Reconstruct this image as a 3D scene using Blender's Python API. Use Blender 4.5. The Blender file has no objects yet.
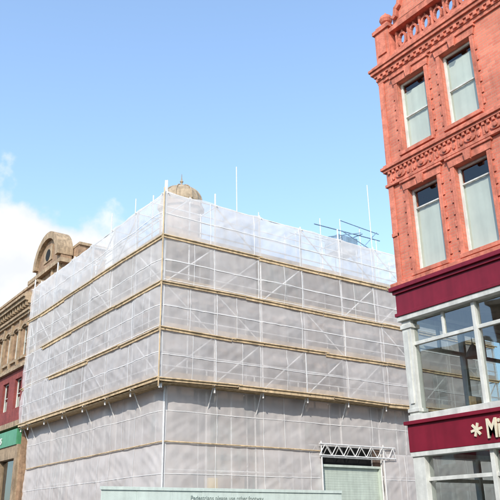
import bpy, bmesh, math, random
from mathutils import Matrix, Vector, noise
random.seed(7)
S=bpy.context.scene
# ---------------------------------------------------------------- materials
def newmat(name):
    m=bpy.data.materials.new(name); m.use_nodes=True
    nt=m.node_tree; nt.nodes.clear()
    return m,nt,nt.nodes,nt.links
def N(nt,t,**k):
    n=nt.nodes.new(t)
    for a,b in k.items(): n.inputs[a].default_value=b
    return n
def wallvec(nt):
    tc=nt.nodes.new('ShaderNodeTexCoord'); sp=nt.nodes.new('ShaderNodeSeparateXYZ')
    nt.links.new(tc.outputs['Object'],sp.inputs[0])
    ad=nt.nodes.new('ShaderNodeMath'); ad.operation='ADD'
    nt.links.new(sp.outputs[0],ad.inputs[0]); nt.links.new(sp.outputs[1],ad.inputs[1])
    cb=nt.nodes.new('ShaderNodeCombineXYZ')
    nt.links.new(ad.outputs[0],cb.inputs[0]); nt.links.new(sp.outputs[2],cb.inputs[1])
    return cb.outputs[0],tc.outputs['Object']
def ramp(nt,src,stops):
    r=nt.nodes.new('ShaderNodeValToRGB'); e=r.color_ramp.elements
    e[0].position=stops[0][0]; e[0].color=stops[0][1]
    e[1].position=stops[-1][0]; e[1].color=stops[-1][1]
    for p,c in stops[1:-1]:
        x=e.new(p); x.color=c
    nt.links.new(src,r.inputs[0]); return r.outputs[0]
def g(v): return (v,v,v,1)
def mixc(nt,fac,a,b,mode='MIX'):
    m=nt.nodes.new('ShaderNodeMix'); m.data_type='RGBA'; m.blend_type=mode
    for idx,v in ((0,fac),(6,a),(7,b)):
        if isinstance(v,(int,float,tuple)): m.inputs[idx].default_value=v
        else: nt.links.new(v,m.inputs[idx])
    return m.outputs[2]
def surf(name,col,rough=.8,var=.25,scale=3,bump=.3,bscale=30,streak=True,metal=0,spec=.3):
    m,nt,n,l=newmat(name)
    tc=n.new('ShaderNodeTexCoord')
    n1=N(nt,'ShaderNodeTexNoise',Scale=scale,Detail=5,Roughness=.65); l.new(tc.outputs['Object'],n1.inputs['Vector'])
    c=mixc(nt,1.0,(*col,1),ramp(nt,n1.outputs[0],[(.3,g(1-var)),(.7,g(1+var*.4))]),'MULTIPLY')
    if streak:
        mp=n.new('ShaderNodeMapping'); mp.inputs['Scale'].default_value=(5,5,.5); l.new(tc.outputs['Object'],mp.inputs[0])
        n2=N(nt,'ShaderNodeTexNoise',Scale=1.2,Detail=4); l.new(mp.outputs[0],n2.inputs['Vector'])
        c=mixc(nt,.8,c,ramp(nt,n2.outputs[0],[(.35,g(1-var*1.1)),(.6,g(1))]),'MULTIPLY')
    b=N(nt,'ShaderNodeBsdfPrincipled',Roughness=rough,Metallic=metal); b.inputs['Specular IOR Level'].default_value=spec
    l.new(c,b.inputs['Base Color'])
    if bump>.05:
        n3=N(nt,'ShaderNodeTexNoise',Scale=bscale,Detail=3); l.new(tc.outputs['Object'],n3.inputs['Vector'])
        bp=N(nt,'ShaderNodeBump',Strength=bump,Distance=.02); l.new(n3.outputs[0],bp.inputs['Height']); l.new(bp.outputs[0],b.inputs['Normal'])
    o=n.new('ShaderNodeOutputMaterial'); l.new(b.outputs[0],o.inputs[0])
    return m
def brick(name,c1,c2,mortar,bw=.225,rh=.075,ms=.007,var=.3):
    m,nt,n,l=newmat(name)
    v,ob=wallvec(nt)
    br=N(nt,'ShaderNodeTexBrick',Scale=1.0)
    br.inputs['Brick Width'].default_value=bw; br.inputs['Row Height'].default_value=rh
    br.inputs['Mortar Size'].default_value=ms; br.inputs['Mortar Smooth'].default_value=.3
    br.inputs['Color1'].default_value=(*c1,1); br.inputs['Color2'].default_value=(*c2,1); br.inputs['Mortar'].default_value=(*mortar,1)
    l.new(v,br.inputs['Vector'])
    n1=N(nt,'ShaderNodeTexNoise',Scale=1.3,Detail=6,Roughness=.7); l.new(ob,n1.inputs['Vector'])
    c=mixc(nt,1.0,br.outputs[0],ramp(nt,n1.outputs[0],[(.3,g(1-var)),(.68,g(1.12))]),'MULTIPLY')
    mp=n.new('ShaderNodeMapping'); mp.inputs['Scale'].default_value=(4,4,.35); l.new(ob,mp.inputs[0])
    n2=N(nt,'ShaderNodeTexNoise',Scale=1.5,Detail=5); l.new(mp.outputs[0],n2.inputs['Vector'])
    c=mixc(nt,.7,c,ramp(nt,n2.outputs[0],[(.35,g(1-var)),(.6,g(1))]),'MULTIPLY')
    b=N(nt,'ShaderNodeBsdfPrincipled',Roughness=.85); l.new(c,b.inputs['Base Color'])
    bp=N(nt,'ShaderNodeBump',Strength=.5,Distance=.01); bp.invert=True
    l.new(br.outputs['Fac'],bp.inputs['Height']); l.new(bp.outputs[0],b.inputs['Normal'])
    o=n.new('ShaderNodeOutputMaterial'); l.new(b.outputs[0],o.inputs[0])
    return m
def glassmat(name,tint=(.8,.86,.84),f0=.06,bs=.12):
    m,nt,n,l=newmat(name)
    tc=n.new('ShaderNodeTexCoord')
    nz=N(nt,'ShaderNodeTexNoise',Scale=1.3,Detail=1); l.new(tc.outputs['Object'],nz.inputs['Vector'])
    bp=N(nt,'ShaderNodeBump',Strength=bs,Distance=.03); l.new(nz.outputs[0],bp.inputs['Height'])
    lw=n.new('ShaderNodeLayerWeight')
    pw=n.new('ShaderNodeMath'); pw.operation='POWER'; l.new(lw.outputs['Facing'],pw.inputs[0]); pw.inputs[1].default_value=4
    ma=n.new('ShaderNodeMath'); ma.operation='MULTIPLY_ADD'; l.new(pw.outputs[0],ma.inputs[0]); ma.inputs[1].default_value=1-f0; ma.inputs[2].default_value=f0
    t=n.new('ShaderNodeBsdfTransparent'); t.inputs[0].default_value=(*tint,1)
    gl=N(nt,'ShaderNodeBsdfGlossy',Roughness=.02); l.new(bp.outputs[0],gl.inputs['Normal'])
    mx=n.new('ShaderNodeMixShader'); l.new(ma.outputs[0],mx.inputs[0]); l.new(t.outputs[0],mx.inputs[1]); l.new(gl.outputs[0],mx.inputs[2])
    o=n.new('ShaderNodeOutputMaterial'); l.new(mx.outputs[0],o.inputs[0]); return m
def sheetmat(name,trans=.35):
    m,nt,n,l=newmat(name)
    at=n.new('ShaderNodeAttribute'); at.attribute_name='tone'
    d=N(nt,'ShaderNodeBsdfDiffuse'); l.new(at.outputs['Color'],d.inputs[0])
    tr=N(nt,'ShaderNodeBsdfTranslucent'); l.new(at.outputs['Color'],tr.inputs[0])
    mx=n.new('ShaderNodeMixShader'); mx.inputs[0].default_value=trans; l.new(d.outputs[0],mx.inputs[1]); l.new(tr.outputs[0],mx.inputs[2])
    t=n.new('ShaderNodeBsdfTransparent')
    m2=n.new('ShaderNodeMixShader'); l.new(at.outputs['Alpha'],m2.inputs[0]); l.new(mx.outputs[0],m2.inputs[1]); l.new(t.outputs[0],m2.inputs[2])
    o=n.new('ShaderNodeOutputMaterial'); l.new(m2.outputs[0],o.inputs[0]); return m

M_terr=brick('red_brick',(.80,.25,.155),(.64,.175,.11),(.58,.30,.21),var=.22)
M_terrt=surf('terracotta',(.76,.245,.16),var=.34,scale=5,bump=.5,bscale=18)
M_maroon=surf('maroon_paint',(.24,.012,.03),rough=.45,var=.18,scale=1.5,bump=.08,bscale=12,spec=.4)
M_cream=surf('cream_paint',(.74,.74,.68),rough=.5,var=.2,scale=4,bump=.1)
M_gold=surf('cream_lettering',(.78,.70,.52),rough=.5,var=.1,streak=False)
M_blind=surf('blind_fabric',(.62,.66,.59),rough=.9,var=.10,scale=1.5,bump=.02)
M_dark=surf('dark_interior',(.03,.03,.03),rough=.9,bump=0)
M_room=surf('room_plaster',(.34,.31,.27),rough=.9,bump=0)
M_glass=glassmat('window_glass',tint=(.95,.97,.95),f0=.09)
M_glassd=glassmat('shop_glass',tint=(.8,.85,.83),f0=.22,bs=.08)
M_stone=surf('brown_sandstone',(.44,.285,.18),var=.4,scale=4,bump=.6,bscale=10)
M_stone2=surf('buff_sandstone',(.50,.36,.23),var=.4,scale=3,bump=.6,bscale=10)
M_stone3=surf('corner_building_stone',(.44,.32,.25),var=.3,scale=2,bump=.2,bscale=10)
M_lead=surf('dome_stone',(.48,.37,.25),rough=.7,var=.35,scale=4)
M_steel=surf('galvanised_tube',(.80,.79,.77),rough=.5,var=.2,metal=0,scale=8,bump=0,streak=False)
M_wood=surf('scaffold_board',(.64,.46,.26),rough=.85,var=.4,scale=6,bump=.1)
M_woody=surf('timber_ledger',(.80,.59,.35),rough=.75,var=.35,scale=3,bump=.1)
M_sheet=sheetmat('debris_sheeting',.24)
M_sheet_top=sheetmat('debris_sheeting_top',.38)  # same sheeting with a more translucent mix, for the top lift
M_band=surf('sheet_band',(.90,.88,.85),rough=.7,var=.12,scale=3,streak=False,bump=0)
M_hoard=surf('hoarding_paint',(.74,.84,.77),rough=.5,var=.12,scale=2)
M_red=surf('sign_red',(.5,.03,.03),rough=.4,var=.1)
M_ink=surf('sign_ink',(.30,.36,.33),rough=.4,var=.1)
M_green=surf('sign_green',(.10,.34,.17),rough=.4,var=.2)
M_yel=surf('board_yellow',(.75,.52,.05),rough=.5,var=.1)
M_shut=surf('shutter_paint',(.62,.69,.60),rough=.5,var=.15,scale=2)
M_asph=surf('asphalt',(.05,.05,.052),rough=.9,var=.3,scale=2,streak=False,bump=.6,bscale=90)
M_pave=brick('paving',(.26,.25,.23),(.22,.21,.2),(.1,.1,.1),bw=.6,rh=.6,ms=.008)
M_kerb=surf('kerb_granite',(.3,.3,.3),var=.3)
M_line=surf('road_line',(.75,.6,.1),rough=.7,var=.3,streak=False)
M_linew=surf('road_line_white',(.75,.75,.72),rough=.7,var=.3,streak=False)
M_slate=surf('roof_felt',(.11,.11,.12),var=.3)
M_ground=surf('ground_mat',(.12,.115,.10),var=.3,scale=.3,streak=False)
M_redb=brick('dark_red_brick',(.36,.07,.055),(.29,.055,.05),(.24,.10,.08))
M_bluet=surf('blue_steel',(.26,.38,.50),rough=.6,var=.2)

# ---------------------------------------------------------------- mesh tools
def empty(name):
    o=bpy.data.objects.new(name,None); S.collection.objects.link(o); return o
class MB:
    def __init__(s): s.v=[]; s.f=[]
    def add(s,vs,fs):
        b=len(s.v); s.v+= [tuple(x) for x in vs]; s.f+=[tuple(b+i for i in f) for f in fs]
    def hexa(s,p):
        s.add(p,[(0,3,2,1),(4,5,6,7),(0,1,5,4),(1,2,6,5),(2,3,7,6),(3,0,4,7)])
    def box(s,x0,x1,y0,y1,z0,z1):
        s.hexa([(x0,y0,z0),(x1,y0,z0),(x1,y1,z0),(x0,y1,z0),(x0,y0,z1),(x1,y0,z1),(x1,y1,z1),(x0,y1,z1)])
    def cyl(s,a,b,r,n=7,r2=None):
        a=Vector(a); b=Vector(b); d=(b-a).normalized(); r2=r if r2 is None else r2
        u=d.orthogonal().normalized(); w=d.cross(u); vs=[]
        for i in range(n):
            t=2*math.pi*i/n; o=u*math.cos(t)+w*math.sin(t); vs.append(a+o*r)
        for i in range(n):
            t=2*math.pi*i/n; o=u*math.cos(t)+w*math.sin(t); vs.append(b+o*r2)
        s.add(vs,[(i,(i+1)%n,n+(i+1)%n,n+i) for i in range(n)]+[tuple(range(n-1,-1,-1)),tuple(range(n,2*n))])
    def lathe(s,c,prof,n=20,ph=0):
        vs=[];fs=[]
        for r,z in prof:
            for i in range(n):
                t=2*math.pi*i/n+ph; vs.append((c[0]+r*math.cos(t),c[1]+r*math.sin(t),c[2]+z))
        for k in range(len(prof)-1):
            for i in range(n): fs.append((k*n+i,k*n+(i+1)%n,(k+1)*n+(i+1)%n,(k+1)*n+i))
        fs.append(tuple(range(n-1,-1,-1))); fs.append(tuple(range((len(prof)-1)*n,len(prof)*n)))
        s.add(vs,fs)
    def obj(s,name,mat,parent,bevel=0,smooth=False):
        me=bpy.data.meshes.new(name); me.from_pydata(s.v,[],s.f); me.update()
        bm=bmesh.new(); bm.from_mesh(me); bmesh.ops.recalc_face_normals(bm,faces=bm.faces); bm.to_mesh(me); bm.free()
        me.materials.append(mat)
        if smooth:
            for p in me.polygons: p.use_smooth=True
        o=bpy.data.objects.new(name,me); S.collection.objects.link(o); o.parent=parent
        if bevel:
            b=o.modifiers.new('b','BEVEL'); b.width=bevel; b.segments=2; b.limit_method='ANGLE'
        return o
class Face:
    """local wall frame: a along wall, d outward, z up"""
    def __init__(s,o,u,n): s.o=Vector(o); s.u=Vector(u); s.n=Vector(n)
    def p(s,a,d,z): return s.o+s.u*a+s.n*d+Vector((0,0,z))
    def box(s,B,a0,a1,d0,d1,z0,z1):
        P=s.p; B.hexa([P(a0,d0,z0),P(a1,d0,z0),P(a1,d1,z0),P(a0,d1,z0),P(a0,d0,z1),P(a1,d0,z1),P(a1,d1,z1),P(a0,d1,z1)])
    def prism(s,B,poly,d0,d1):
        n=len(poly); P=s.p
        B.add([P(a,d0,z) for a,z in poly]+[P(a,d1,z) for a,z in poly],
              [tuple(range(n)),tuple(range(2*n-1,n-1,-1))]+[(i,(i+1)%n,n+(i+1)%n,n+i) for i in range(n)])
    def wall(s,B,a0,a1,z0,z1,ops,depth=.3):
        A=sorted(set([a0,a1]+[o[0] for o in ops]+[o[1] for o in ops])); Z=sorted(set([z0,z1]+[o[2] for o in ops]+[o[3] for o in ops]))
        for i in range(len(A)-1):
            for j in range(len(Z)-1):
                am=(A[i]+A[i+1])/2; zm=(Z[j]+Z[j+1])/2
                if any(o[0]<am<o[1] and o[2]<zm<o[3] for o in ops): continue
                B.add([s.p(A[i],0,Z[j]),s.p(A[i+1],0,Z[j]),s.p(A[i+1],0,Z[j+1]),s.p(A[i],0,Z[j+1])],[(0,1,2,3)])
        for a,b,c,d in ops:
            for q in ([(a,c),(b,c)],[(b,c),(b,d)],[(b,d),(a,d)],[(a,d),(a,c)]):
                (x0,y0),(x1,y1)=q
                B.add([s.p(x0,0,y0),s.p(x1,0,y1),s.p(x1,-depth,y1),s.p(x0,-depth,y0)],[(0,1,2,3)])
def sash(F,Fr,Gl,Bl,Dk,a,b,c,d,rec=.16,blind=.85,mid=.5,glass=True):
    w=.065
    F.box(Fr,a,a+w,-rec-.06,-rec,c,d); F.box(Fr,b-w,b,-rec-.06,-rec,c,d)
    F.box(Fr,a+w,b-w,-rec-.06,-rec,c,c+w); F.box(Fr,a+w,b-w,-rec-.06,-rec,d-w,d)
    zm=c+(d-c)*mid; F.box(Fr,a+w,b-w,-rec-.055,-rec-.01,zm-.02,zm+.02)
    P=F.p; x=-rec-.035
    if glass: Gl.add([P(a+w,x,c+w),P(b-w,x,c+w),P(b-w,x,d-w),P(a+w,x,d-w)],[(0,1,2,3)])
    if blind>0:
        n=14; z0=c+.01; z1=c+(d-c)*blind; A0=a+.02; A1=b-.02
        vs=[]
        for k in range(n+1):
            aa=A0+(A1-A0)*k/n; dd_=-rec-.08+.003*math.sin(k*2.1+a*5)
            vs+= [P(aa,dd_,z0),P(aa,dd_,z1)]
        Bl.add(vs,[(2*k,2*k+2,2*k+3,2*k+1) for k in range(n)])
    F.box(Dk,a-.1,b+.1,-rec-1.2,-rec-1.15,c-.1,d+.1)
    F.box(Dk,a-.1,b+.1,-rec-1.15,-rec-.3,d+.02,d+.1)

# ================================================================ RED BRICK CORNER BUILDING
XF=12.7; YC=11.3
RB=empty('red_brick_shop_building')
FW=Face((XF,YC,0),(0,-1,0),(-1,0,0))      # street front
FN=Face((XF,YC,0),(1,0,0),(0,1,0))        # side street front
L=18.0; D=11.0
brickB=MB(); ter=MB(); mar=MB(); cre=MB(); gla=MB(); glas=MB(); bli=MB(); dk=MB()
cols=[]
s=.60
while s<L-2:
    cols+= [s,s+1.44]; s+=3.75
W=.92
ZL=(7.22,9.42); ZU=(10.48,12.55)
def wops(cc): return [(c,c+W,*ZL) for c in cc]+[(c,c+W,*ZU) for c in cc]
FW.wall(brickB,0,L,7.0,13.2,wops(cols))
cn=[1.2,3.4,5.6,7.8]
FN.wall(brickB,0,D,7.0,13.2,wops(cn))
brickB.box(XF+D-.01,XF+D,YC-L,YC,0,13.2); brickB.box(XF,XF+D-.01,YC-L-.01,YC-L,0,13.2)
for k,c in enumerate(cols):
    sash(FW,cre,gla,bli,dk,c,c+W,*ZL,rec=.11,blind=.80 if k%2 else .77,mid=.79 if k%2 else .76)
    sash(FW,cre,gla,bli,dk,c,c+W,*ZU,rec=.11,blind=.90 if k%2 else .87,mid=.5)
for c in cn:
    sash(FN,cre,gla,bli,dk,c,c+W,*ZL); sash(FN,cre,gla,bli,dk,c,c+W,*ZU)
def trims(F,LL,cc,main):
    e=(lambda p:-p) if main else (lambda p:.0)
    for p,z0,z1 in ((.09,9.70,9.78),(.05,9.78,10.12),(.11,10.12,10.19),(.155,10.19,10.27),(.10,10.27,10.34)):
        F.box(ter,e(p),LL,0.0,p,z0,z1)
    a=.04
    while a<LL-.2:
        F.box(ter,a,a+.07,.05,.10,10.04,10.12); a+=.14
    a=.1
    while a<LL-.6:
        F.box(ter,a,a+.05,.05,.08,9.80,10.02)
        cx=a+.36; cz=9.91
        F.prism(ter,[(cx+.17*math.cos(t*math.pi/5),cz+.10*math.sin(t*math.pi/5)) for t in range(10)],.05,.09)
        F.prism(ter,[(cx+.06*math.cos(t*math.pi/4),cz+.06*math.sin(t*math.pi/4)) for t in range(8)],.09,.13)
        for dx in (-.25,.25):
            F.prism(ter,[(cx+dx+.05*math.cos(t*math.pi/3),cz+.09*math.sin(t*math.pi/3)) for t in range(6)],.05,.085)
        a+=.72
    for c in cc:
        for (z0,z1) in (ZL,ZU):
            F.box(ter,c-.10,c+W+.10,0,.11,z0-.10,z0)
            F.box(ter,c-.11,c-.002,0,.045,z0,z1); F.box(ter,c+W+.002,c+W+.11,0,.045,z0,z1)
            zz=z0+.12
            while zz<z1-.2:
                F.box(ter,c-.17,c-.11,0,.03,zz,zz+.15); F.box(ter,c+W+.11,c+W+.17,0,.03,zz,zz+.15); zz+=.3
            F.prism(ter,[(c-.13,z1),(c+W+.13,z1),(c+W+.17,z1+.2),(c-.17,z1+.2)],0,.06)
            F.prism(ter,[(c+W/2-.07,z1-.04),(c+W/2+.07,z1-.04),(c+W/2+.11,z1+.2),(c+W/2-.11,z1+.2)],.06,.13)
            F.box(ter,c-.2,c+W+.2,0,.1,z1+.2,z1+.26)
    if main:
        F.box(ter,-.03,.14,0,.05,7.12,9.70); F.box(ter,-.03,.14,0,.05,10.34,12.84)
        F.box(ter,-.032,.14,0,.08,8.3,8.4)
    for (p,z0,z1) in ((.05,12.84,12.94),(.08,12.94,13.06),(.12,13.06,13.14),(.18,13.14,13.24),(.22,13.24,13.32),(.15,13.32,13.40)):
        F.box(ter,e(p),LL,0.0,p,z0,z1)
    a=.02
    while a<LL-.2:
        F.box(ter,a,a+.1,.08,.13,12.96,13.06); a+=.2
    s0=0 if main else .36
    F.box(ter,s0,LL,-.32,0.02,13.40,13.60)
    F.box(ter,s0,LL,-.34,0.05,14.24,14.38)
    a=.62
    while a<LL-.3:
        F.box(ter,a,a+.06,-.22,-.08,13.60,14.24)
        cx=a+.205; cz=13.92
        for t in range(12):
            t0=t*math.pi/6; t1=(t+1)*math.pi/6
            F.prism(ter,[(cx+.15*math.cos(t0),cz+.24*math.sin(t0)),(cx+.15*math.cos(t1),cz+.24*math.sin(t1)),(cx+.09*math.cos(t1),cz+.17*math.sin(t1)),(cx+.09*math.cos(t0),cz+.17*math.sin(t0))],-.2,-.1)
        F.box(ter,cx-.02,cx+.02,-.18,-.12,13.60,13.72); F.box(ter,cx-.02,cx+.02,-.18,-.12,14.14,14.24)
        a+=.41
trims(FW,L,cols,True); trims(FN,D,cn,False)
def pedestal(F,a,w=.50,h=.0):
    F.box(ter,a,a+w,-w+.06,.08,13.40,14.42+h)
    F.box(ter,a-.05,a+w+.07,-w-.02,.13,14.42+h,14.54+h)
    F.box(ter,a+.03,a+w-.03,-w+.09,.05,14.54+h,14.66+h)
    F.box(ter,a+.1,a+w-.1,.08,.12,13.65,14.3+h)
    c=F.p(a+w/2,-w/2+.07,14.66+h)
    ter.lathe(c,[(.16,0),(.18,.04),(.1,.08),(.09,.12),(.15,.17),(.19,.26),(.17,.35),(.1,.42),(.04,.46),(.02,.52)],14)
pedestal(FW,.02)
for cx in (1.80,5.55,9.3):
    half=[(1.12,14.38),(1.12,14.60),(1.02,14.64),(.98,14.85),(.86,14.92),(.80,15.15),(.66,15.3),(.55,15.34),(.5,15.58),(.40,15.82),(.26,16.0),(.1,16.12)]
    poly=[(cx+x,z) for x,z in half]+[(cx-x,z) for x,z in half[::-1]]
    FW.prism(ter,poly,-.34,.02)
    for k in range(len(half)-1):
        (x0,z0),(x1,z1)=half[k],half[k+1]
        if abs(x0-x1)<.001: continue
        for sg_ in (1,-1):
            FW.prism(ter,[(cx+sg_*x0,z0),(cx+sg_*x1,z1),(cx+sg_*(x1-.1),z1-.10),(cx+sg_*(x0-.1),z0-.10)],.02,.12)
    inner=[(cx+x*.78,14.44+(z-14.42)*.84+.06) for x,z in half]+[(cx-x*.78,14.44+(z-14.42)*.84+.06) for x,z in half[::-1]]
    FW.prism(brickB,inner,.02,.03)
    FW.prism(ter,[(cx+.3*math.cos(t*math.pi/8),15.1+.3*math.sin(t*math.pi/8)) for t in range(16)],.03,.1)
    pedestal(FW,cx+1.42,.46,.2)
for F,LL in ((FW,L),(FN,D)):
    main=F is FW
    def bx_(B,p,z0,z1,din=-.2):
        F.box(B,(-p if main else .2),LL,din,p,z0,z1)
    bx_(ter,.16,6.98,7.08); bx_(mar,.20,6.88,6.98); bx_(mar,.14,6.80,6.88); bx_(mar,.09,6.32,6.80); bx_(mar,.13,6.24,6.32); bx_(cre,.10,6.12,6.24)
    bx_(mar,.15,3.68,3.76); bx_(mar,.09,3.08,3.68); bx_(cre,.08,2.98,3.08); bx_(cre,.06,3.76,3.90)
    if main:
        F.box(cre,-.03,.24,-.24,.03,3.90,6.12); F.box(cre,.05,.16,.03,.06,4.15,5.85); F.box(cre,-.05,.28,-.24,.05,0.0,2.98)
        F.box(cre,-.06,.28,-.26,.06,5.92,6.02); F.box(cre,-.06,.28,-.26,.06,3.96,4.04)
    s0=.24
    F.box(cre,s0,LL,-.14,-.04,5.50,5.58)
    F.box(cre,s0+.04,LL,-.12,-.03,2.45,2.53)
    F.box(cre,s0+.04,LL,-.2,.02,0.0,.5)
    ms=[2.02]
    while ms[-1]+1.75<LL: ms.append(ms[-1]+1.75)
    for a in ms:
        F.box(cre,a-.045,a+.045,-.16,.0,3.90,6.12); F.box(cre,a-.05,a+.05,-.16,.0,.5,2.98)
    edges=[s0]+ms+[LL]
    P=F.p
    for a,b in zip(edges[:-1],edges[1:]):
        m_=(a+b)/2; F.box(cre,m_-.03,m_+.03,-.13,-.045,5.58,6.12)
        tilt=random.uniform(-.006,.006)
        for (c,d) in ((3.9,5.5),(5.58,6.12),(.5,2.45),(2.53,2.98)):
            glas.add([P(a,-.09+tilt,c),P(b,-.09-tilt,c),P(b,-.09-tilt,d),P(a,-.09+tilt,d)],[(0,1,2,3)])
room=MB()
room.box(XF+.3,XF+D-.3,YC-L+.3,YC-.3,3.2,3.3); room.box(XF+.3,XF+D-.3,YC-L+.3,YC-.3,6.3,6.35)
room.box(XF+5,XF+5.1,YC-L+.3,YC-4,3.3,6.3); room.box(XF+4,XF+4.1,YC-L+.3,YC-4,0.1,3.2)
room.box(XF+.6,XF+D-.3,YC-9,YC-8.9,3.3,6.3)
for y in (YC-.9,YC-2.7,YC-4.6): room.box(XF+.3,XF+8,y-.1,y+.1,6.02,6.3)
room.box(XF+2.6,XF+2.9,YC-2.2,YC-1.9,3.3,6.3)
for k in range(6):
    for dx in (1.2,2.6):
        room.cyl((XF+dx,YC-1.0-k*1.3,6.3),(XF+dx,YC-1.0-k*1.3,5.5),.012,5)
        room.lathe((XF+dx,YC-1.0-k*1.3,5.2),[(.2,0),(.16,.12),(.05,.3),(.03,.32)],12)
fur=MB()
for k in range(7):
    y=YC-1.6-k*1.5
    fur.lathe((XF+1.2,y,3.3),[(.25,0),(.22,.03),(.04,.06),(.04,.7),(.42,.72),(.42,.76)],14)
    for dy in (-.55,.55):
        fur.box(XF+1,XF+1.4,y+dy-.2,y+dy+.2,3.7,3.75); fur.box(XF+1,XF+1.4,y+dy*1.3-.02,y+dy*1.3+.02,3.75,4.3)
for k in range(5):
    fur.box(XF+4.6,XF+4.98,YC-9,YC-4.1,3.6+k*.5,3.64+k*.5)
roof=MB(); roof.box(XF+.3,XF+D,YC-L,YC-.3,13.2,13.3)
brickB.obj('walls',M_terr,RB); ter.obj('terracotta_trim',M_terrt,RB,bevel=.008); mar.obj('fascia',M_maroon,RB,bevel=.006)
cre.obj('window_frames',M_cream,RB,bevel=.006); gla.obj('sash_glass',M_glass,RB); glas.obj('shop_glass',M_glassd,RB)
bli.obj('blinds',M_blind,RB,smooth=True); dk.obj('rooms',M_dark,RB); room.obj('interior',M_room,RB); fur.obj('furniture',M_wood,RB); roof.obj('roof',M_slate,RB)
def text(body,size,F,a,d,z,mat,parent,name,ext=.02,off=.012,xs=1.0):
    cu=bpy.data.curves.new(name,'FONT'); cu.body=body; cu.size=size; cu.extrude=ext; cu.offset=off
    o=bpy.data.objects.new(name,cu); S.collection.objects.link(o)
    m=Matrix((F.u*xs,Vector((0,0,1)),F.n)).transposed().to_4x4()
    m.translation=F.p(a,d,z); o.matrix_world=m; cu.materials.append(mat); o.parent=parent
    return o
text("Miller & Son",.54,FW,2.05,.112,3.19,M_gold,RB,'lettering',xs=.66)
star=MB()
for k in range(3):
    t=k*math.pi/3+.2
    dx,dz=math.cos(t)*.14,math.sin(t)*.14; ex,ez=-math.sin(t)*.025,math.cos(t)*.025
    FW.prism(star,[(1.80+dx+ex,3.38+dz+ez),(1.80+dx-ex,3.38+dz-ez),(1.80-dx-ex,3.38-dz-ez),(1.80-dx+ex,3.38-dz+ez)],.091+.001*k,.12+.001*k)
star.obj('star_emblem',M_gold,RB)

# ================================================================ STONE BUILDING UNDER SCAFFOLD
CX,CY=12.8,23.65
SB=empty('stone_corner_building')
bx,by=CX+1.6,CY+1.6
LW=Face((bx,by,0),(0,1,0),(-1,0,0)); RW=Face((bx,by,0),(1,0,0),(0,-1,0))
LL,LR=13.6,20.0
wB=MB(); tB=MB(); fB=MB(); gB=MB(); b2=MB(); d2=MB()
for F,Ln in ((LW,LL),(RW,LR)):
    ops=[]; a=.9
    while a<Ln-1.6:
        for z0,z1 in ((1.0,3.6),(5.2,7.6),(8.6,10.6)):
            ops.append((a,a+1.2,z0,z1))
        a+=2.5
    F.wall(wB,0,Ln,0,13.25,ops)
    for o in ops:
        sash(F,fB,gB,b2,d2,*o,blind=0,glass=False)
        F.box(tB,o[0]-.2,o[1]+.2,0,.14,o[2]-.18,o[2]); F.box(tB,o[0]-.2,o[1]+.2,0,.1,o[3],o[3]+.25)
    for z,p in ((4.3,.2),(7.95,.15),(11.3,.15),(12.2,.3),(12.45,.42),(13.1,.2)):
        F.box(tB,(-p if F is LW else 0),Ln,-.02,p,z,z+.19)
wB.box(bx+.3,bx+LR,by+.3,by+LL,12.3,12.42)
wB.box(bx+LR-.02,bx+LR,by,by+LL,0,12.29); wB.box(bx,bx+LR-.03,by+LL-.02,by+LL,0,12.29)
dome=MB(); dc=(15.42,26.85,12.42)
tB.lathe(dc,[(1.0,0.01),(1.0,3.1),(1.12,3.15),(1.12,3.35),(1.0,3.4)],8,math.pi/8)
dp=[(.98,3.4),(1.0,3.5)]
for i in range(1,11):
    t=i/10*math.pi/2; dp.append((max(.06,1.0*math.cos(t)),3.5+.95*math.sin(t)))
dome.lathe(dc,dp,16)
dome.lathe((dc[0],dc[1],dc[2]+4.43),[(.1,0),(.12,.05),(.05,.12),(.04,.2),(.09,.28),(.04,.36),(.02,.5),(.01,.7)],10)
for i in range(8):
    t=math.pi*2*i/8
    for k in range(9):
        p0=k/9*math.pi/2; p1=(k+1)/9*math.pi/2
        A=[(dc[0]+1.02*math.cos(p)*math.cos(t),dc[1]+1.02*math.cos(p)*math.sin(t),dc[2]+3.5+.97*math.sin(p)) for p in (p0,p1)]
        dome.cyl(A[0],A[1],.03,5)
wB.obj('walls',M_stone3,SB); tB.obj('stone_trim',M_stone3,SB); fB.obj('window_frames',M_cream,SB); d2.obj('rooms',M_dark,SB); dome.obj('dome',M_lead,SB)

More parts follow.
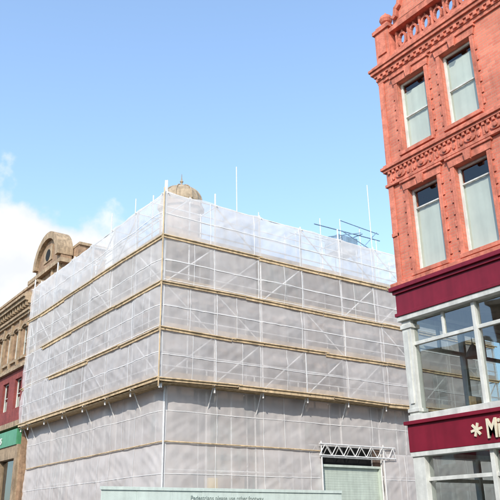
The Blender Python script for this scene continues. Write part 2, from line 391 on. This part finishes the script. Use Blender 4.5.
# ================================================================ SCAFFOLDING
SC=empty('scaffolding')
LF=Face((CX,CY,0),(0,1,0),(-1,0,0)); RF=Face((CX,CY,0),(1,0,0),(0,-1,0))
SL,SR=15.7,21.0
lifts=[6.86,8.78,10.68,12.66,14.62]
low=[0.1,2.3,4.6,6.76]
REC=.6
tub=MB(); brd=MB(); yel=MB()
BAY=2.4
def run(F,Ln):
    n=int(Ln/BAY)+1
    gate=lambda a: F is RF and 8.4<a<12.1
    for i in range(n+1):
        a=min(i*BAY+.15,Ln-.05)
        top=14.62+random.choice([.05,.2,.35,.15,.6])
        tub.cyl(F.p(a,-.10,6.5),F.p(a,-.10,top),.036)
        tub.cyl(F.p(a,-1.3,6.9 if (a<1.4 or gate(a)) else 0),F.p(a,-1.3,14.3+random.uniform(.1,.7)),.03)
        al_=max(a,REC+.12)
        tub.cyl(F.p(al_,-REC-.1,4.9 if gate(a) else 0),F.p(al_,-REC-.1,7.5),.036)
        if i>1 and i<n and not(F is RF and 8.0<a-BAY/2<12.4): tub.cyl(F.p(a-BAY/2,-REC-.1,0),F.p(a-BAY/2,-REC-.1,7.2),.03)
        if i: tub.cyl(F.p(a,-.1,7.0),F.p(a,-REC-.02,5.9),.024)
        for z in lifts: tub.cyl(F.p(a,.08,z-.05),F.p(a,-1.5,z-.05),.024)
    for z in lifts:
        tub.cyl(F.p(0,-.07,z),F.p(Ln,-.07,z),.03); tub.cyl(F.p(0,-1.27,z),F.p(Ln,-1.27,z),.026)
        if z<14:
            tub.cyl(F.p(0,-.07,z+1.0),F.p(Ln,-.07,z+1.0),.03); tub.cyl(F.p(0,-.07,z+.5),F.p(Ln,-.07,z+.5),.026)
    for z in (1.3,2.3,3.6,4.6,5.76,6.76):
        segs=[(REC,8.3),(12.2,Ln)] if (F is RF and z<5) else [(REC,Ln)]
        for q0,q1 in segs: tub.cyl(F.p(q0,-REC-.07,z),F.p(q1,-REC-.07,z),.03)
    for i in range(0,n):
        for k in range(4):
            if (i+k)%2 and random.random()<.6: continue
            a0=i*BAY+.15; a1=min(a0+BAY,Ln)
            z0,z1=lifts[k],lifts[k+1]
            if k%2: a0,a1=a1,a0
            tub.cyl(F.p(a0,-.12,z0),F.p(a1,-.12,z1),.032)
    for z in lifts[:-1]:
        for j in range(5):
            x=.02+ (.0 if F is LF else 1.5)
            while x<Ln:
                x2=min(x+3.9,Ln); F.box(brd,x+.01,x2-.01,-.14-j*.235-.22,-.14-j*.235,z+.03+random.uniform(0,.012),z+.07+random.uniform(0,.006)); x=x2
        x=.1
        while x<Ln:
            x2=min(x+3.9,Ln); F.box(brd,x,x2-.02,-.135,-.10,z+.08,z+.29); x=x2
    x=.02
    while x<Ln:
        x2=min(x+3.9,Ln)
        for j in range(3):
            F.box(brd,x,x2-.015,-REC+.02+j*.20,-REC+.02+j*.20+.19,6.66+random.uniform(0,.012)+(0 if F is LF else .055),6.70+random.uniform(0,.01)+(0 if F is LF else .055))
        x=x2
    for zi,z in enumerate(lifts[:-1]):
        x=-.12
        while x<Ln:
            ln=random.uniform(3.2,5.6); x2=min(x+ln,Ln)
            if zi==0 or random.random()<(.96 if F is RF else .92):
                dz=random.uniform(-.04,.04); dz2=random.uniform(-.04,.04)
                yel.cyl(F.p(x,.10,z+dz),F.p(x2+.15,.10,z+dz2),.032,7)
                h=random.uniform(.10,.16)
                P=F.p; yel.hexa([P(x,.05,z-h+dz),P(x2-.05,.05,z-h+dz2),P(x2-.05,.08,z-h+dz2),P(x,.08,z-h+dz),P(x,.05,z-.02+dz),P(x2-.05,.05,z-.02+dz2),P(x2-.05,.08,z-.02+dz2),P(x,.08,z-.02+dz)])
            x=x2
    for z in (2.3,4.6):
        x=REC
        while x<Ln:
            ln=random.uniform(3.2,5.6); x2=min(x+ln,Ln)
            if F is RF and z>2.2: x2=min(x2,8.3) if x<8.3 else x2
            if x2-x>.5 and random.random()<.85 and not (F is RF and x2>8.4 and x<12.4): yel.cyl(F.p(x,-REC+.07,z),F.p(x2,-REC+.07,z+random.uniform(-.04,.04)),.028,7)
            x=x2
run(LF,SL); run(RF,SR)
yel.cyl((CX-.08,CY-.10,6.5),(CX-.08,CY-.10,14.75),.028)
tub.cyl((CX+REC-.05,CY+REC-.05,0),(CX+REC-.05,CY+REC-.05,6.9),.034)
for x,y,z0,z1 in ((16.5,CY+.1,14,16.9),(24.9,CY+.1,14,18.3),(22.6,CY+1.4,13,16.3),(24.0,CY+1.4,13,16.6),(25.4,CY+1.4,13,16.4),(26.6,CY+1.4,13,16.0),(22.6,CY+3.4,12,16.3),(25.4,CY+3.4,12,16.5),(18.6,CY+1.3,14,15.6),
                  (CX+.15,CY+3.0,14,15.5),(CX+.15,CY+5.5,14,15.7)):
    tub.cyl((x,y,z0),(x,y,z1),.022)
blu=MB()
blu.cyl((22.2,CY+1.4,15.9),(26.9,CY+1.4,16.0),.03); blu.cyl((22.6,CY+1.3,15.2),(25.4,CY+1.3,16.1),.025); blu.cyl((25.4,CY+3.4,16.1),(25.4,CY+1.2,16.0),.03)
blu.cyl((24.0,CY+1.3,15.9),(26.6,CY+1.3,15.1),.025); blu.cyl((22.2,CY+3.4,16.1),(26.9,CY+3.4,16.2),.03); blu.cyl((22.2,CY+1.4,15.2),(26.9,CY+1.4,15.25),.03)
blu.cyl((25.4,CY+1.3,15.2),(26.6,CY+1.3,16.4),.025); blu.cyl((24.0,CY+1.35,16.5),(26.8,CY+1.35,16.35),.025)
blu.box(24.2,25.6,CY+1.8,CY+2.9,15.1,15.95)
tub.obj('tubes',M_steel,SC); brd.obj('boards',M_wood,SC); yel.obj('ledger_poles',M_woody,SC); blu.obj('rooftop_frame',M_bluet,SC)
def off(F,a,z,z0,z1,seed):
    fa=(a%BAY)/BAY; fz=min(max((z-z0)/(z1-z0),0),1)
    i=int(a//BAY)
    rr=noise.noise(Vector((i*3.7+seed,z0*1.3,5.1)))
    pin=(math.sin(math.pi*fz)**.7)*(.35+.65*math.sin(math.pi*fa)**.6)
    o=pin*(.04+.11*rr)
    o+=.03*noise.noise(Vector((a*1.1+seed,z*2.2,seed)))*min(1,.25+pin)
    o+=.018*noise.noise(Vector((a*3.2+z*.9,z*1.0-a*.8,seed+9)))*min(1,.35+pin)
    o+=.016*(1-abs(noise.noise(Vector((a*2.0+z*1.6,seed+3,z*1.2)))*2.4))*(.2+pin)
    o+=.014*(1-abs(noise.noise(Vector((a*1.5-z*2.0,seed+13,z*1.0)))*2.6))*(.2+pin)
    o+=.007*noise.noise(Vector((a*9+z*1,z*2.5-a*1,seed+19)))
    return o*min(1,max(0,(a-(REC if seed>=33 and seed not in (17,18,19,20) else 0))/.35))
def sheet(F,a0,a1,z0,z1,base,seed,mat,name,hole=None,topirr=False,st=.07,alpha=.22,col=(.86,.83,.825)):
    na=max(2,int((a1-a0)/st)); nz=max(2,int((z1-z0)/st)); vs=[];fs=[];tn=[]
    for j in range(nz+1):
        for i in range(na+1):
            a=a0+(a1-a0)*i/na; z=z0+(z1-z0)*j/nz; zz=z
            if topirr and j>nz*.8: zz=z+(.14*noise.noise(Vector((a*.8,seed,0)))-.07*math.sin(math.pi*(a%BAY)/BAY))*((j/nz)-.8)/.2
            vs.append(F.p(a,base+off(F,a,z,z0,z1,seed),zz))
            k=int((a+.3*noise.cell(Vector((z0,seed,3.3))))//BAY); pr=noise.cell(Vector((k*1.37+seed*2.1,seed+.5,z0)))
            f1=noise.fractal(Vector((a*.6+seed,z*.9,seed)),1.0,2.0,5)
            f2=noise.fractal(Vector((a*4.5,z*.5,seed+4.)),1.0,2.0,4)
            f3=noise.noise(Vector((a*11,z*11,seed)))
            t=(.95+.08*pr)*(1+.04*f1)*(1+.05*f2)*(1+.03*f3)
            al=min(.7,max(.04,alpha+.13*(pr-.5)-.04*f1+.06*f2))
            tn.append((min(.94,col[0]*t),min(.93,col[1]*t),min(.93,col[2]*t),al))
    for j in range(nz):
        for i in range(na):
            a=a0+(a1-a0)*(i+.5)/na; z=z0+(z1-z0)*(j+.5)/nz
            if hole and hole[0]<a<hole[1] and hole[2]<z<hole[3]: continue
            k=j*(na+1)+i; fs.append((k,k+1,k+na+2,k+na+1))
    me=bpy.data.meshes.new(name); me.from_pydata(vs,[],fs); me.update()
    ca=me.color_attributes.new('tone','FLOAT_COLOR','POINT')
    ca.data.foreach_set('color',[c for t in tn for c in t])
    me.materials.append(mat)
    for p in me.polygons: p.use_smooth=True
    o=bpy.data.objects.new(name,me); S.collection.objects.link(o); o.parent=SC; return o
band=MB()
def strip_h(F,a0,a1,z,w,base,z0,z1,seed,hole=None):
    a=a0; st=.17; prev=None
    while a<=a1+.001:
        wz=.010*math.sin(a*1.3+z)+.012*noise.noise(Vector((a*3,z,1)))
        o=base+.018+off(F,a,z,z0,z1,seed)
        cur=(F.p(a,o,z-w/2+wz),F.p(a,o,z+w/2+wz))
        if prev and not(hole and hole[0]<a<hole[1]+.2 and hole[2]<z<hole[3]): band.add([prev[0],cur[0],cur[1],prev[1]],[(0,1,2,3)])
        prev=cur; a+=st
def strip_v(F,a,z0s,z1s,w,base,z0,z1,seed,hole=None):
    z=z0s; st=.16; prev=None; lean=random.uniform(-.03,.03)
    while z<=z1s+.001:
        aa=a+lean*(z-z0s)/2+.012*noise.noise(Vector((a,z*2,4)))
        o=base+.022+off(F,aa,z,z0,z1,seed)
        cur=(F.p(aa-w/2,o,z),F.p(aa+w/2,o,z))
        if prev and not(hole and hole[0]<a<hole[1] and hole[2]-.1<z<hole[3]+.1): band.add([prev[0],cur[0],cur[1],prev[1]],[(0,1,2,3)])
        prev=cur; z+=st
for F,Ln,nm in ((LF,SL,'side'),(RF,SR,'front')):
    sd=3 if F is LF else 17
    al=.42 if F is LF else .50
    for k in range(4):
        z0,z1=lifts[k],lifts[k+1]; top=(k==3)
        sheet(F,0,Ln,z0,z1+(.05 if top else 0),0,sd+k,M_sheet_top if top else M_sheet,'sheeting_'+nm+'_%d'%k,topirr=top,alpha=.30 if top else al,col=(.92,.885,.87) if top else (.93,.88,.855))
        strip_h(F,0.02,Ln,z0+(z1-z0)*random.uniform(.46,.54),.024,0,z0,z1,sd+k)
        if random.random()<.5: strip_h(F,0.02,Ln,z0+.12,.02,0,z0,z1,sd+k)
        a=.06
        while a<Ln:
            strip_v(F,a,z0+.02,z1-.02,random.uniform(.024,.04),0,z0,z1,sd+k)
            if random.random()<.4: strip_v(F,a+BAY/2+random.uniform(-.3,.3),z0+.02,z1-.02,.02,0,z0,z1,sd+k)
            a+=BAY+random.uniform(-.25,.25)
    H=(8.4,12.1,-1,4.8) if F is RF else None
    for k,(z0,z1) in enumerate(((0.15,2.3),(2.3,4.6),(4.6,6.9))):
        sheet(F,REC,Ln,z0,z1,-REC,sd+k+30,M_sheet,'sheeting_lower_'+nm+'_%d'%k,hole=H,alpha=al-.14,col=(.93,.875,.845))
        strip_h(F,REC,Ln,(z0+z1)/2,.022,-REC,z0,z1,sd+k+30,H)
        a=REC+.05
        while a<Ln:
            strip_v(F,a,z0+.02,z1-.02,.026,-REC,z0,z1,sd+k+30,H); a+=(BAY/2 if random.random()<.4 else BAY)+random.uniform(-.2,.2)
band.obj('sheet_bands',M_band,SC)
lat=MB()
def lattice(F,a0,a1,d,z0,z1):
    lat.cyl(F.p(a0,d,z0),F.p(a1,d,z0),.03); lat.cyl(F.p(a0,d,z1),F.p(a1,d,z1),.03)
    a=a0; up=True
    while a<a1-.05:
        b=min(a+.35,a1)
        lat.cyl(F.p(a,d,z0 if up else z1),F.p(b,d,z1 if up else z0),.02); up=not up; a=b
lattice(RF,8.2,12.9,-REC+.14,4.40,4.88); lattice(RF,8.2,12.9,-REC-.5,4.40,4.88)
for a in (8.35,12.15): lat.cyl(RF.p(a,-REC+.1,0),RF.p(a,-REC+.1,5.0),.03)
lat.obj('lattice_beam',M_steel,SC)
SG=empty('roller_shutter_gate')
gt=MB()
zz=0.1
while zz<3.9:
    gt.hexa([RF.p(8.45,-REC-.25,zz),RF.p(12.05,-REC-.25,zz),RF.p(12.05,-REC-.30,zz),RF.p(8.45,-REC-.30,zz),RF.p(8.45,-REC-.24,zz+.10),RF.p(12.05,-REC-.24,zz+.10),RF.p(12.05,-REC-.30,zz+.10),RF.p(8.45,-REC-.30,zz+.10)]); zz+=.105
gt.obj('slats',M_shut,SG)
g2=MB(); g3=MB()
for a in (8.3,12.05): RF.box(g2,a,a+.14,-REC-.35,-REC-.14,0,3.95)
RF.box(g2,8.3,12.19,-REC-.35,-REC-.12,3.95,4.05); g2.obj('frame',M_shut,SG)
RF.box(g3,8.3,12.19,-REC-.75,-REC-.72,3.8,5.0); g3.obj('dark_gap_panel',M_dark,SG)  # dark-coloured panel stands in for the shade in the gap above the shutter
YS=empty('yellow_board'); ys=MB(); RF.box(ys,2.55,3.15,-REC-.2,-REC-.17,2.75,3.35); ys.obj('board',M_yel,YS)  # plain yellow board behind the sheeting, shows through as a faint yellow patch

# ================================================================ HOARDING
HD=empty('site_hoarding'); hb=MB(); hr=MB(); hs=MB()
HF=Face((9.75,21.5,0),(1,0,0),(0,-1,0)); HLn=10.0
a=0
while a<HLn-.01:
    HF.box(hb,a+.004,min(a+1.22,HLn)-.004,-.03,random.uniform(-.004,.004),.08,2.70); a+=1.22
HF.box(hb,-.03,HLn,-.06,.035,2.70,2.80); HF.box(hb,-.02,HLn,0.006,.03,.1,.3)
HR=Face((9.75,21.5,0),(Vector((2.4,4.0,0)).normalized()),(Vector((-4.0,2.4,0)).normalized()))
HR.box(hb,0.05,4.6,-.05,0,.08,2.6)
HQ=Face((9.75+HLn,21.5,0),(0,1,0),(1,0,0)); HQ.box(hb,.05,2.4,-.05,0,.08,2.6)
for a in (1.0,4.2,7.4): HF.box(hr,a+1.0,a+1.7,.008,.016,1.5,2.3)
HF.box(hs,8.2,9.0,.008,.018,1.7,2.4)
hb.obj('panels',M_hoard,HD,bevel=.004); hr.obj('red_notices',M_red,HD); hs.obj('green_notice',M_green,HD)
text("Pedestrians please use other footway",.20,HF,3.2,.012,2.42,M_ink,HD,'hoarding_lettering',ext=.003,off=0)

# ================================================================ GABLED STONE BUILDING
GB=empty('gabled_stone_building')
GX=12.95; GY=39.5
G=Face((GX,GY,0),(0,1,0),(-1,0,0)); GLn=16.0
w=MB(); t=MB(); rb=MB(); fr=MB(); gl=MB(); bl=MB(); dd=MB(); sg=MB(); dkk=MB()
ops=[]; a=.55
while a<GLn-1.2:
    ops.append((a,a+.85,10.9,12.7)); a+=1.45
G.wall(w,0,GLn,10.3,13.4,ops)
ops2=[]; a=.7
while a<GLn-1.6: ops2.append((a,a+1.1,8.0,9.7)); a+=2.2
G.wall(rb,0,GLn,7.2,10.2,ops2)
for o in ops: sash(G,fr,gl,bl,dd,*o,blind=0)
for o in ops2: sash(G,fr,gl,bl,dd,*o,blind=.4)
for o in ops:
    G.box(t,o[0]-.1,o[1]+.1,0,.12,o[2]-.15,o[2])
    cx=(o[0]+o[1])/2
    for q in range(6):
        t0=math.pi*q/6; t1=math.pi*(q+1)/6; r0,r1=.43,.57
        G.prism(t,[(cx+r0*math.cos(t0),12.6+r0*.5*math.sin(t0)),(cx+r1*math.cos(t0),12.6+r1*.6*math.sin(t0)),(cx+r1*math.cos(t1),12.6+r1*.6*math.sin(t1)),(cx+r0*math.cos(t1),12.6+r0*.5*math.sin(t1))],0,.09)
    G.box(t,o[1]+.2,o[1]+.4,0,.12,10.5,13.2); G.box(t,o[1]+.16,o[1]+.44,0,.16,12.6,12.75)
for z0,z1,p in ((10.2,10.35,.2),(10.35,10.5,.1),(13.3,13.45,.15),(13.45,13.6,.25),(13.85,14.0,.3),(14.0,14.2,.5),(14.2,14.35,.62),(14.35,14.5,.45)):
    G.box(t,-.02,GLn,-.3,p,z0,z1)
G.box(w,0,GLn,-.3,.12,13.6,13.85)
a=.1
while a<GLn: G.box(t,a,a+.14,.12,.4,13.72,14.0); a+=.45
G.box(w,0,GLn,-.5,-.2,14.5,15.2); G.box(t,0,GLn,-.6,-.1,15.2,15.35)
w.box(GX+.1,GX+11,GY-.02,GY+.02,0,14.38); w.box(GX,GX+11,GY+GLn,GY+GLn+.02,0,14.38); w.box(GX+10.9,GX+11,GY+.03,GY+GLn,0,14.38); w.box(GX+.4,GX+11,GY,GY+GLn,14.4,14.5)
G.box(t,0,GLn,-.3,.15,6.9,7.2); G.box(sg,.2,GLn-8,-.3,.12,5.9,6.75); G.box(t,0,GLn,-.3,.06,5.2,5.9)
a=0
while a<GLn: G.box(t,a,a+.4,-.3,.08,.5,5.2); a+=3.1
G.box(dkk,0,GLn,-.4,-.32,0,5.2); G.box(t,0,GLn,-.3,0,0,.5)
P=G.p; gl.add([P(.4,-.2,.5),P(GLn,-.2,.5),P(GLn,-.2,5.2),P(.4,-.2,5.2)],[(0,1,2,3)])
gx=GX+1.55; A=Face((gx,39.3,0),(0,1,0),(-1,0,0))
c0=2.75
prof=[(2.55,14.5),(2.55,16.6),(2.75,16.65),(2.75,16.9),(2.2,16.95),(2.15,17.4)]
arc=[(2.05*math.cos(i*math.pi/24),17.4+1.9*math.sin(i*math.pi/24)) for i in range(0,13)]
half=prof+arc
poly=[(c0+x,z) for x,z in half]+[(c0-x,z) for x,z in half[::-1][1:]]
A.prism(w,poly,-.7,0)
for i in range(24):
    t0=i*math.pi/24; t1=(i+1)*math.pi/24
    A.prism(t,[(c0+1.75*math.cos(t0),17.4+1.6*math.sin(t0)),(c0+2.2*math.cos(t0),17.4+2.05*math.sin(t0)),(c0+2.2*math.cos(t1),17.4+2.05*math.sin(t1)),(c0+1.75*math.cos(t1),17.4+1.6*math.sin(t1))],-.75,.25)
A.box(t,c0-2.85,c0+2.85,-.8,.28,16.65,16.92); A.box(t,c0-2.85,c0+2.85,-.8,.15,14.9,15.1)
for x in (-2.4,-1.2,.95,2.15): A.box(t,c0+x,c0+x+.25,0,.12,15.1,16.65)
A.box(t,c0-.7,c0+.7,0,.06,17.5,18.5); A.prism(dkk,[(c0+.4*math.cos(q*math.pi/8),17.95+.4*math.sin(q*math.pi/8)) for q in range(16)],.06,.07)
A.box(w,-.2,3.6,-2.6,-.81,14.5,17.9); A.box(t,-.3,3.7,-2.72,-.78,17.9,18.08); A.box(t,-.25,3.65,-2.66,-.80,17.2,17.3)
w.obj('walls',M_stone,GB); t.obj('stone_trim',M_stone2,GB); rb.obj('brick_storey',M_redb,GB); fr.obj('window_frames',M_cream,GB); gl.obj('window_glass',M_glass,GB)
bl.obj('blinds',M_blind,GB); dd.obj('rooms',M_dark,GB); dkk.obj('shop_interior',M_dark,GB)
sg.obj('shop_fascia',M_green,GB)
text("OPTICIANS",.5,Face((GX,GY,0),(0,-1,0),(-1,0,0)),-5.2,.13,6.1,M_cream,GB,'fascia_lettering')

# ================================================================ OPPOSITE TERRACE (behind camera; seen in reflections)
def terrace(name,x,y0,y1,h,mat,seed):
    random.seed(seed); E=empty(name); F=Face((x,y0,0),(0,1,0),(1,0,0)); Ln=y1-y0
    w=MB(); f=MB(); gg=MB(); b=MB(); d=MB(); t=MB(); ops=[]
    a=.9
    while a<Ln-1.5:
        z=4.6
        while z+2<h-.6: ops.append((a,a+1.0,z,z+1.8)); z+=3.1
        a+=2.3
    F.wall(w,0,Ln,0,h,ops+[(.6,Ln-.6,.6,3.1)])
    for o in ops:
        sash(F,f,gg,b,d,*o,blind=.35,glass=False); F.box(t,o[0]-.1,o[1]+.1,0,.12,o[2]-.14,o[2]); F.box(t,o[0]-.1,o[1]+.1,0,.06,o[3],o[3]+.2)
    F.box(t,0,Ln,0,.4,h-.25,h); F.box(t,0,Ln,0,.25,3.3,4.0); F.box(d,.5,Ln-.5,-1.5,-1.4,.5,3.2)
    P=F.p; gg.add([P(.6,-.1,.6),P(Ln-.6,-.1,.6),P(Ln-.6,-.1,3.1),P(.6,-.1,3.1)],[(0,1,2,3)])
    a=.6
    while a<Ln: F.box(f,a,a+.1,-.15,-.03,.6,3.1); a+=2.0
    w.box(x-9,x-.01,y0,y0+.02,0,h-.3); w.box(x-9,x-.01,y1-.02,y1,0,h-.3); w.box(x-9,x-8.98,y0+.03,y1-.03,0,h-.3); w.box(x-9,x-.3,y0+.03,y1-.03,h-.3,h-.2)
    w.obj('walls',mat,E); f.obj('window_frames',M_cream,E); gg.obj('window_glass',M_glass,E); b.obj('blinds',M_blind,E); d.obj('rooms',M_dark,E); t.obj('stone_trim',M_stone2,E)
terrace('brick_terrace',-7,-22,-5,12.5,M_redb,1)
terrace('stone_terrace',-7,-4.8,9,11.6,M_stone2,2)
terrace('stone_terrace',-7,9.2,23,12.8,M_stone,3)
terrace('brick_terrace',-7,23.2,46,11.0,M_redb,4)

# ================================================================ GROUND
def sheetobj(name,x0,x1,y0,y1,z,mat,h=0):
    B=MB()
    if h: B.box(x0,x1,y0,y1,z,z+h)
    else: B.add([(x0,y0,z),(x1,y0,z),(x1,y1,z),(x0,y1,z)],[(0,1,2,3)])
    return B.obj(name,mat,None)
sheetobj('ground',-900,900,-900,900,-.01,M_ground)
sheetobj('road',-3.5,9.2,-80,160,-.004,M_asph)
sheetobj('side_road',9.2,90,13.6,20.6,-.004,M_asph)
sheetobj('pavement',9.35,12.9,-80,13.4,-.004,M_pave,.13)
sheetobj('pavement',9.35,14.5,20.8,120,-.004,M_pave,.13)
sheetobj('pavement',-7.2,-3.65,-80,120,-.004,M_pave,.13)
sheetobj('pavement',12.9,60,11.3,13.4,-.004,M_pave,.13)
sheetobj('pavement',14.5,60,20.8,25.3,-.004,M_pave,.13)
kb=MB(); kb.box(9.2,9.35,-80,13.4,-.004,.135); kb.box(9.2,9.35,20.8,120,-.004,.135); kb.box(-3.65,-3.5,-80,120,-.004,.135); kb.box(9.35,60,13.4,13.55,-.004,.134); kb.box(9.35,60,20.65,20.8,-.004,.134); kb.obj('kerb',M_kerb,None)
ln=MB()
for x in (8.75,8.95,-3.2,-3.0):
    for a,b in ((-80,13.0),(21.2,120)): ln.add([(x-.04,a,.002),(x+.04,a,.002),(x+.04,b,.002),(x-.04,b,.002)],[(0,1,2,3)])
ln.obj('yellow_road_lines',M_line,None)
lw=MB(); y=-60
while y<110: lw.add([(2.8,y,.002),(2.9,y,.002),(2.9,y+2,.002),(2.8,y+2,.002)],[(0,1,2,3)]); y+=5
lw.obj('road_centre_line',M_linew,None)

# ================================================================ LIGHT + SKY
sv=Vector((-.74,-.66,.70)).normalized()
sun=bpy.data.lights.new('sun','SUN'); sun.energy=3.9; sun.angle=math.radians(.6); sun.color=(1,.93,.84)
so=bpy.data.objects.new('sun',sun); S.collection.objects.link(so); so.rotation_euler=sv.to_track_quat('Z','Y').to_euler()
W_=bpy.data.worlds.new("World"); S.world=W_; W_.use_nodes=True; nt=W_.node_tree; nt.nodes.clear(); l=nt.links
sky=nt.nodes.new('ShaderNodeTexSky'); sky.sky_type='NISHITA'; sky.sun_disc=False
sky.sun_elevation=math.asin(sv.z); sky.sun_rotation=math.atan2(sv.x,sv.y); sky.air_density=1.0; sky.dust_density=1.0; sky.ozone_density=1.4
tc=nt.nodes.new('ShaderNodeTexCoord')
sp=nt.nodes.new('ShaderNodeSeparateXYZ'); l.new(tc.outputs['Generated'],sp.inputs[0])
n1=N(nt,'ShaderNodeTexNoise',Scale=10,Detail=7,Roughness=.52); l.new(tc.outputs['Generated'],n1.inputs['Vector'])
dt=nt.nodes.new('ShaderNodeVectorMath'); dt.operation='DISTANCE'; l.new(tc.outputs['Generated'],dt.inputs[0])
az=math.radians(16.5); el=math.radians(10.5)
dt.inputs[1].default_value=(math.sin(az)*math.cos(el),math.cos(az)*math.cos(el),math.sin(el))
dn=nt.nodes.new('ShaderNodeMath'); dn.operation='MULTIPLY_ADD'; l.new(n1.outputs[0],dn.inputs[0]); dn.inputs[1].default_value=-.24; l.new(dt.outputs['Value'],dn.inputs[2])
cm=ramp(nt,dn.outputs[0],[(.100,g(1)),(.118,g(.8)),(.142,g(0))])
n2=N(nt,'ShaderNodeTexNoise',Scale=2.6,Detail=4,Roughness=.55); l.new(tc.outputs['Generated'],n2.inputs['Vector'])
bh=ramp(nt,sp.outputs[1],[(.0,g(1)),(.25,g(0))])
cm2=mixc(nt,1.0,ramp(nt,n2.outputs[0],[(.50,g(0)),(.62,g(1))]),bh,'MULTIPLY')
cma=nt.nodes.new('ShaderNodeMath'); cma.operation='MAXIMUM'; l.new(cm,cma.inputs[0]); l.new(cm2,cma.inputs[1])
skc=mixc(nt,1.0,sky.outputs[0],(1.85,2.3,2.5,1),'MULTIPLY')
hz=ramp(nt,sp.outputs[2],[(.22,g(.36)),(.45,g(.20)),(.8,g(.10))])   # horizon haze
skc=mixc(nt,hz,skc,(6.0,6.4,6.9,1))
cc=ramp(nt,n1.outputs[0],[(.40,(6.3,6.5,6.8,1)),(.60,(7.4,7.4,7.4,1))])
fin=mixc(nt,cma.outputs[0],skc,cc)
bg=nt.nodes.new('ShaderNodeBackground'); bg.inputs[1].default_value=.148; l.new(fin,bg.inputs[0])
wo=nt.nodes.new('ShaderNodeOutputWorld'); l.new(bg.outputs[0],wo.inputs[0])

# ================================================================ CAMERA
cam=bpy.data.cameras.new("camera"); cam.lens=710/500*36; cam.sensor_width=36; cam.clip_end=4000
co=bpy.data.objects.new("camera",cam); S.collection.objects.link(co)
co.matrix_world=Matrix.Translation((0,0,1.6))@Matrix.Rotation(math.radians(-35.9),4,'Z')@Matrix.Rotation(math.radians(90+21.2),4,'X')@Matrix.Rotation(math.radians(-0.9),4,'Z')
S.camera=co
S.view_settings.view_transform='Standard'; S.view_settings.look='None'; S.view_settings.exposure=0
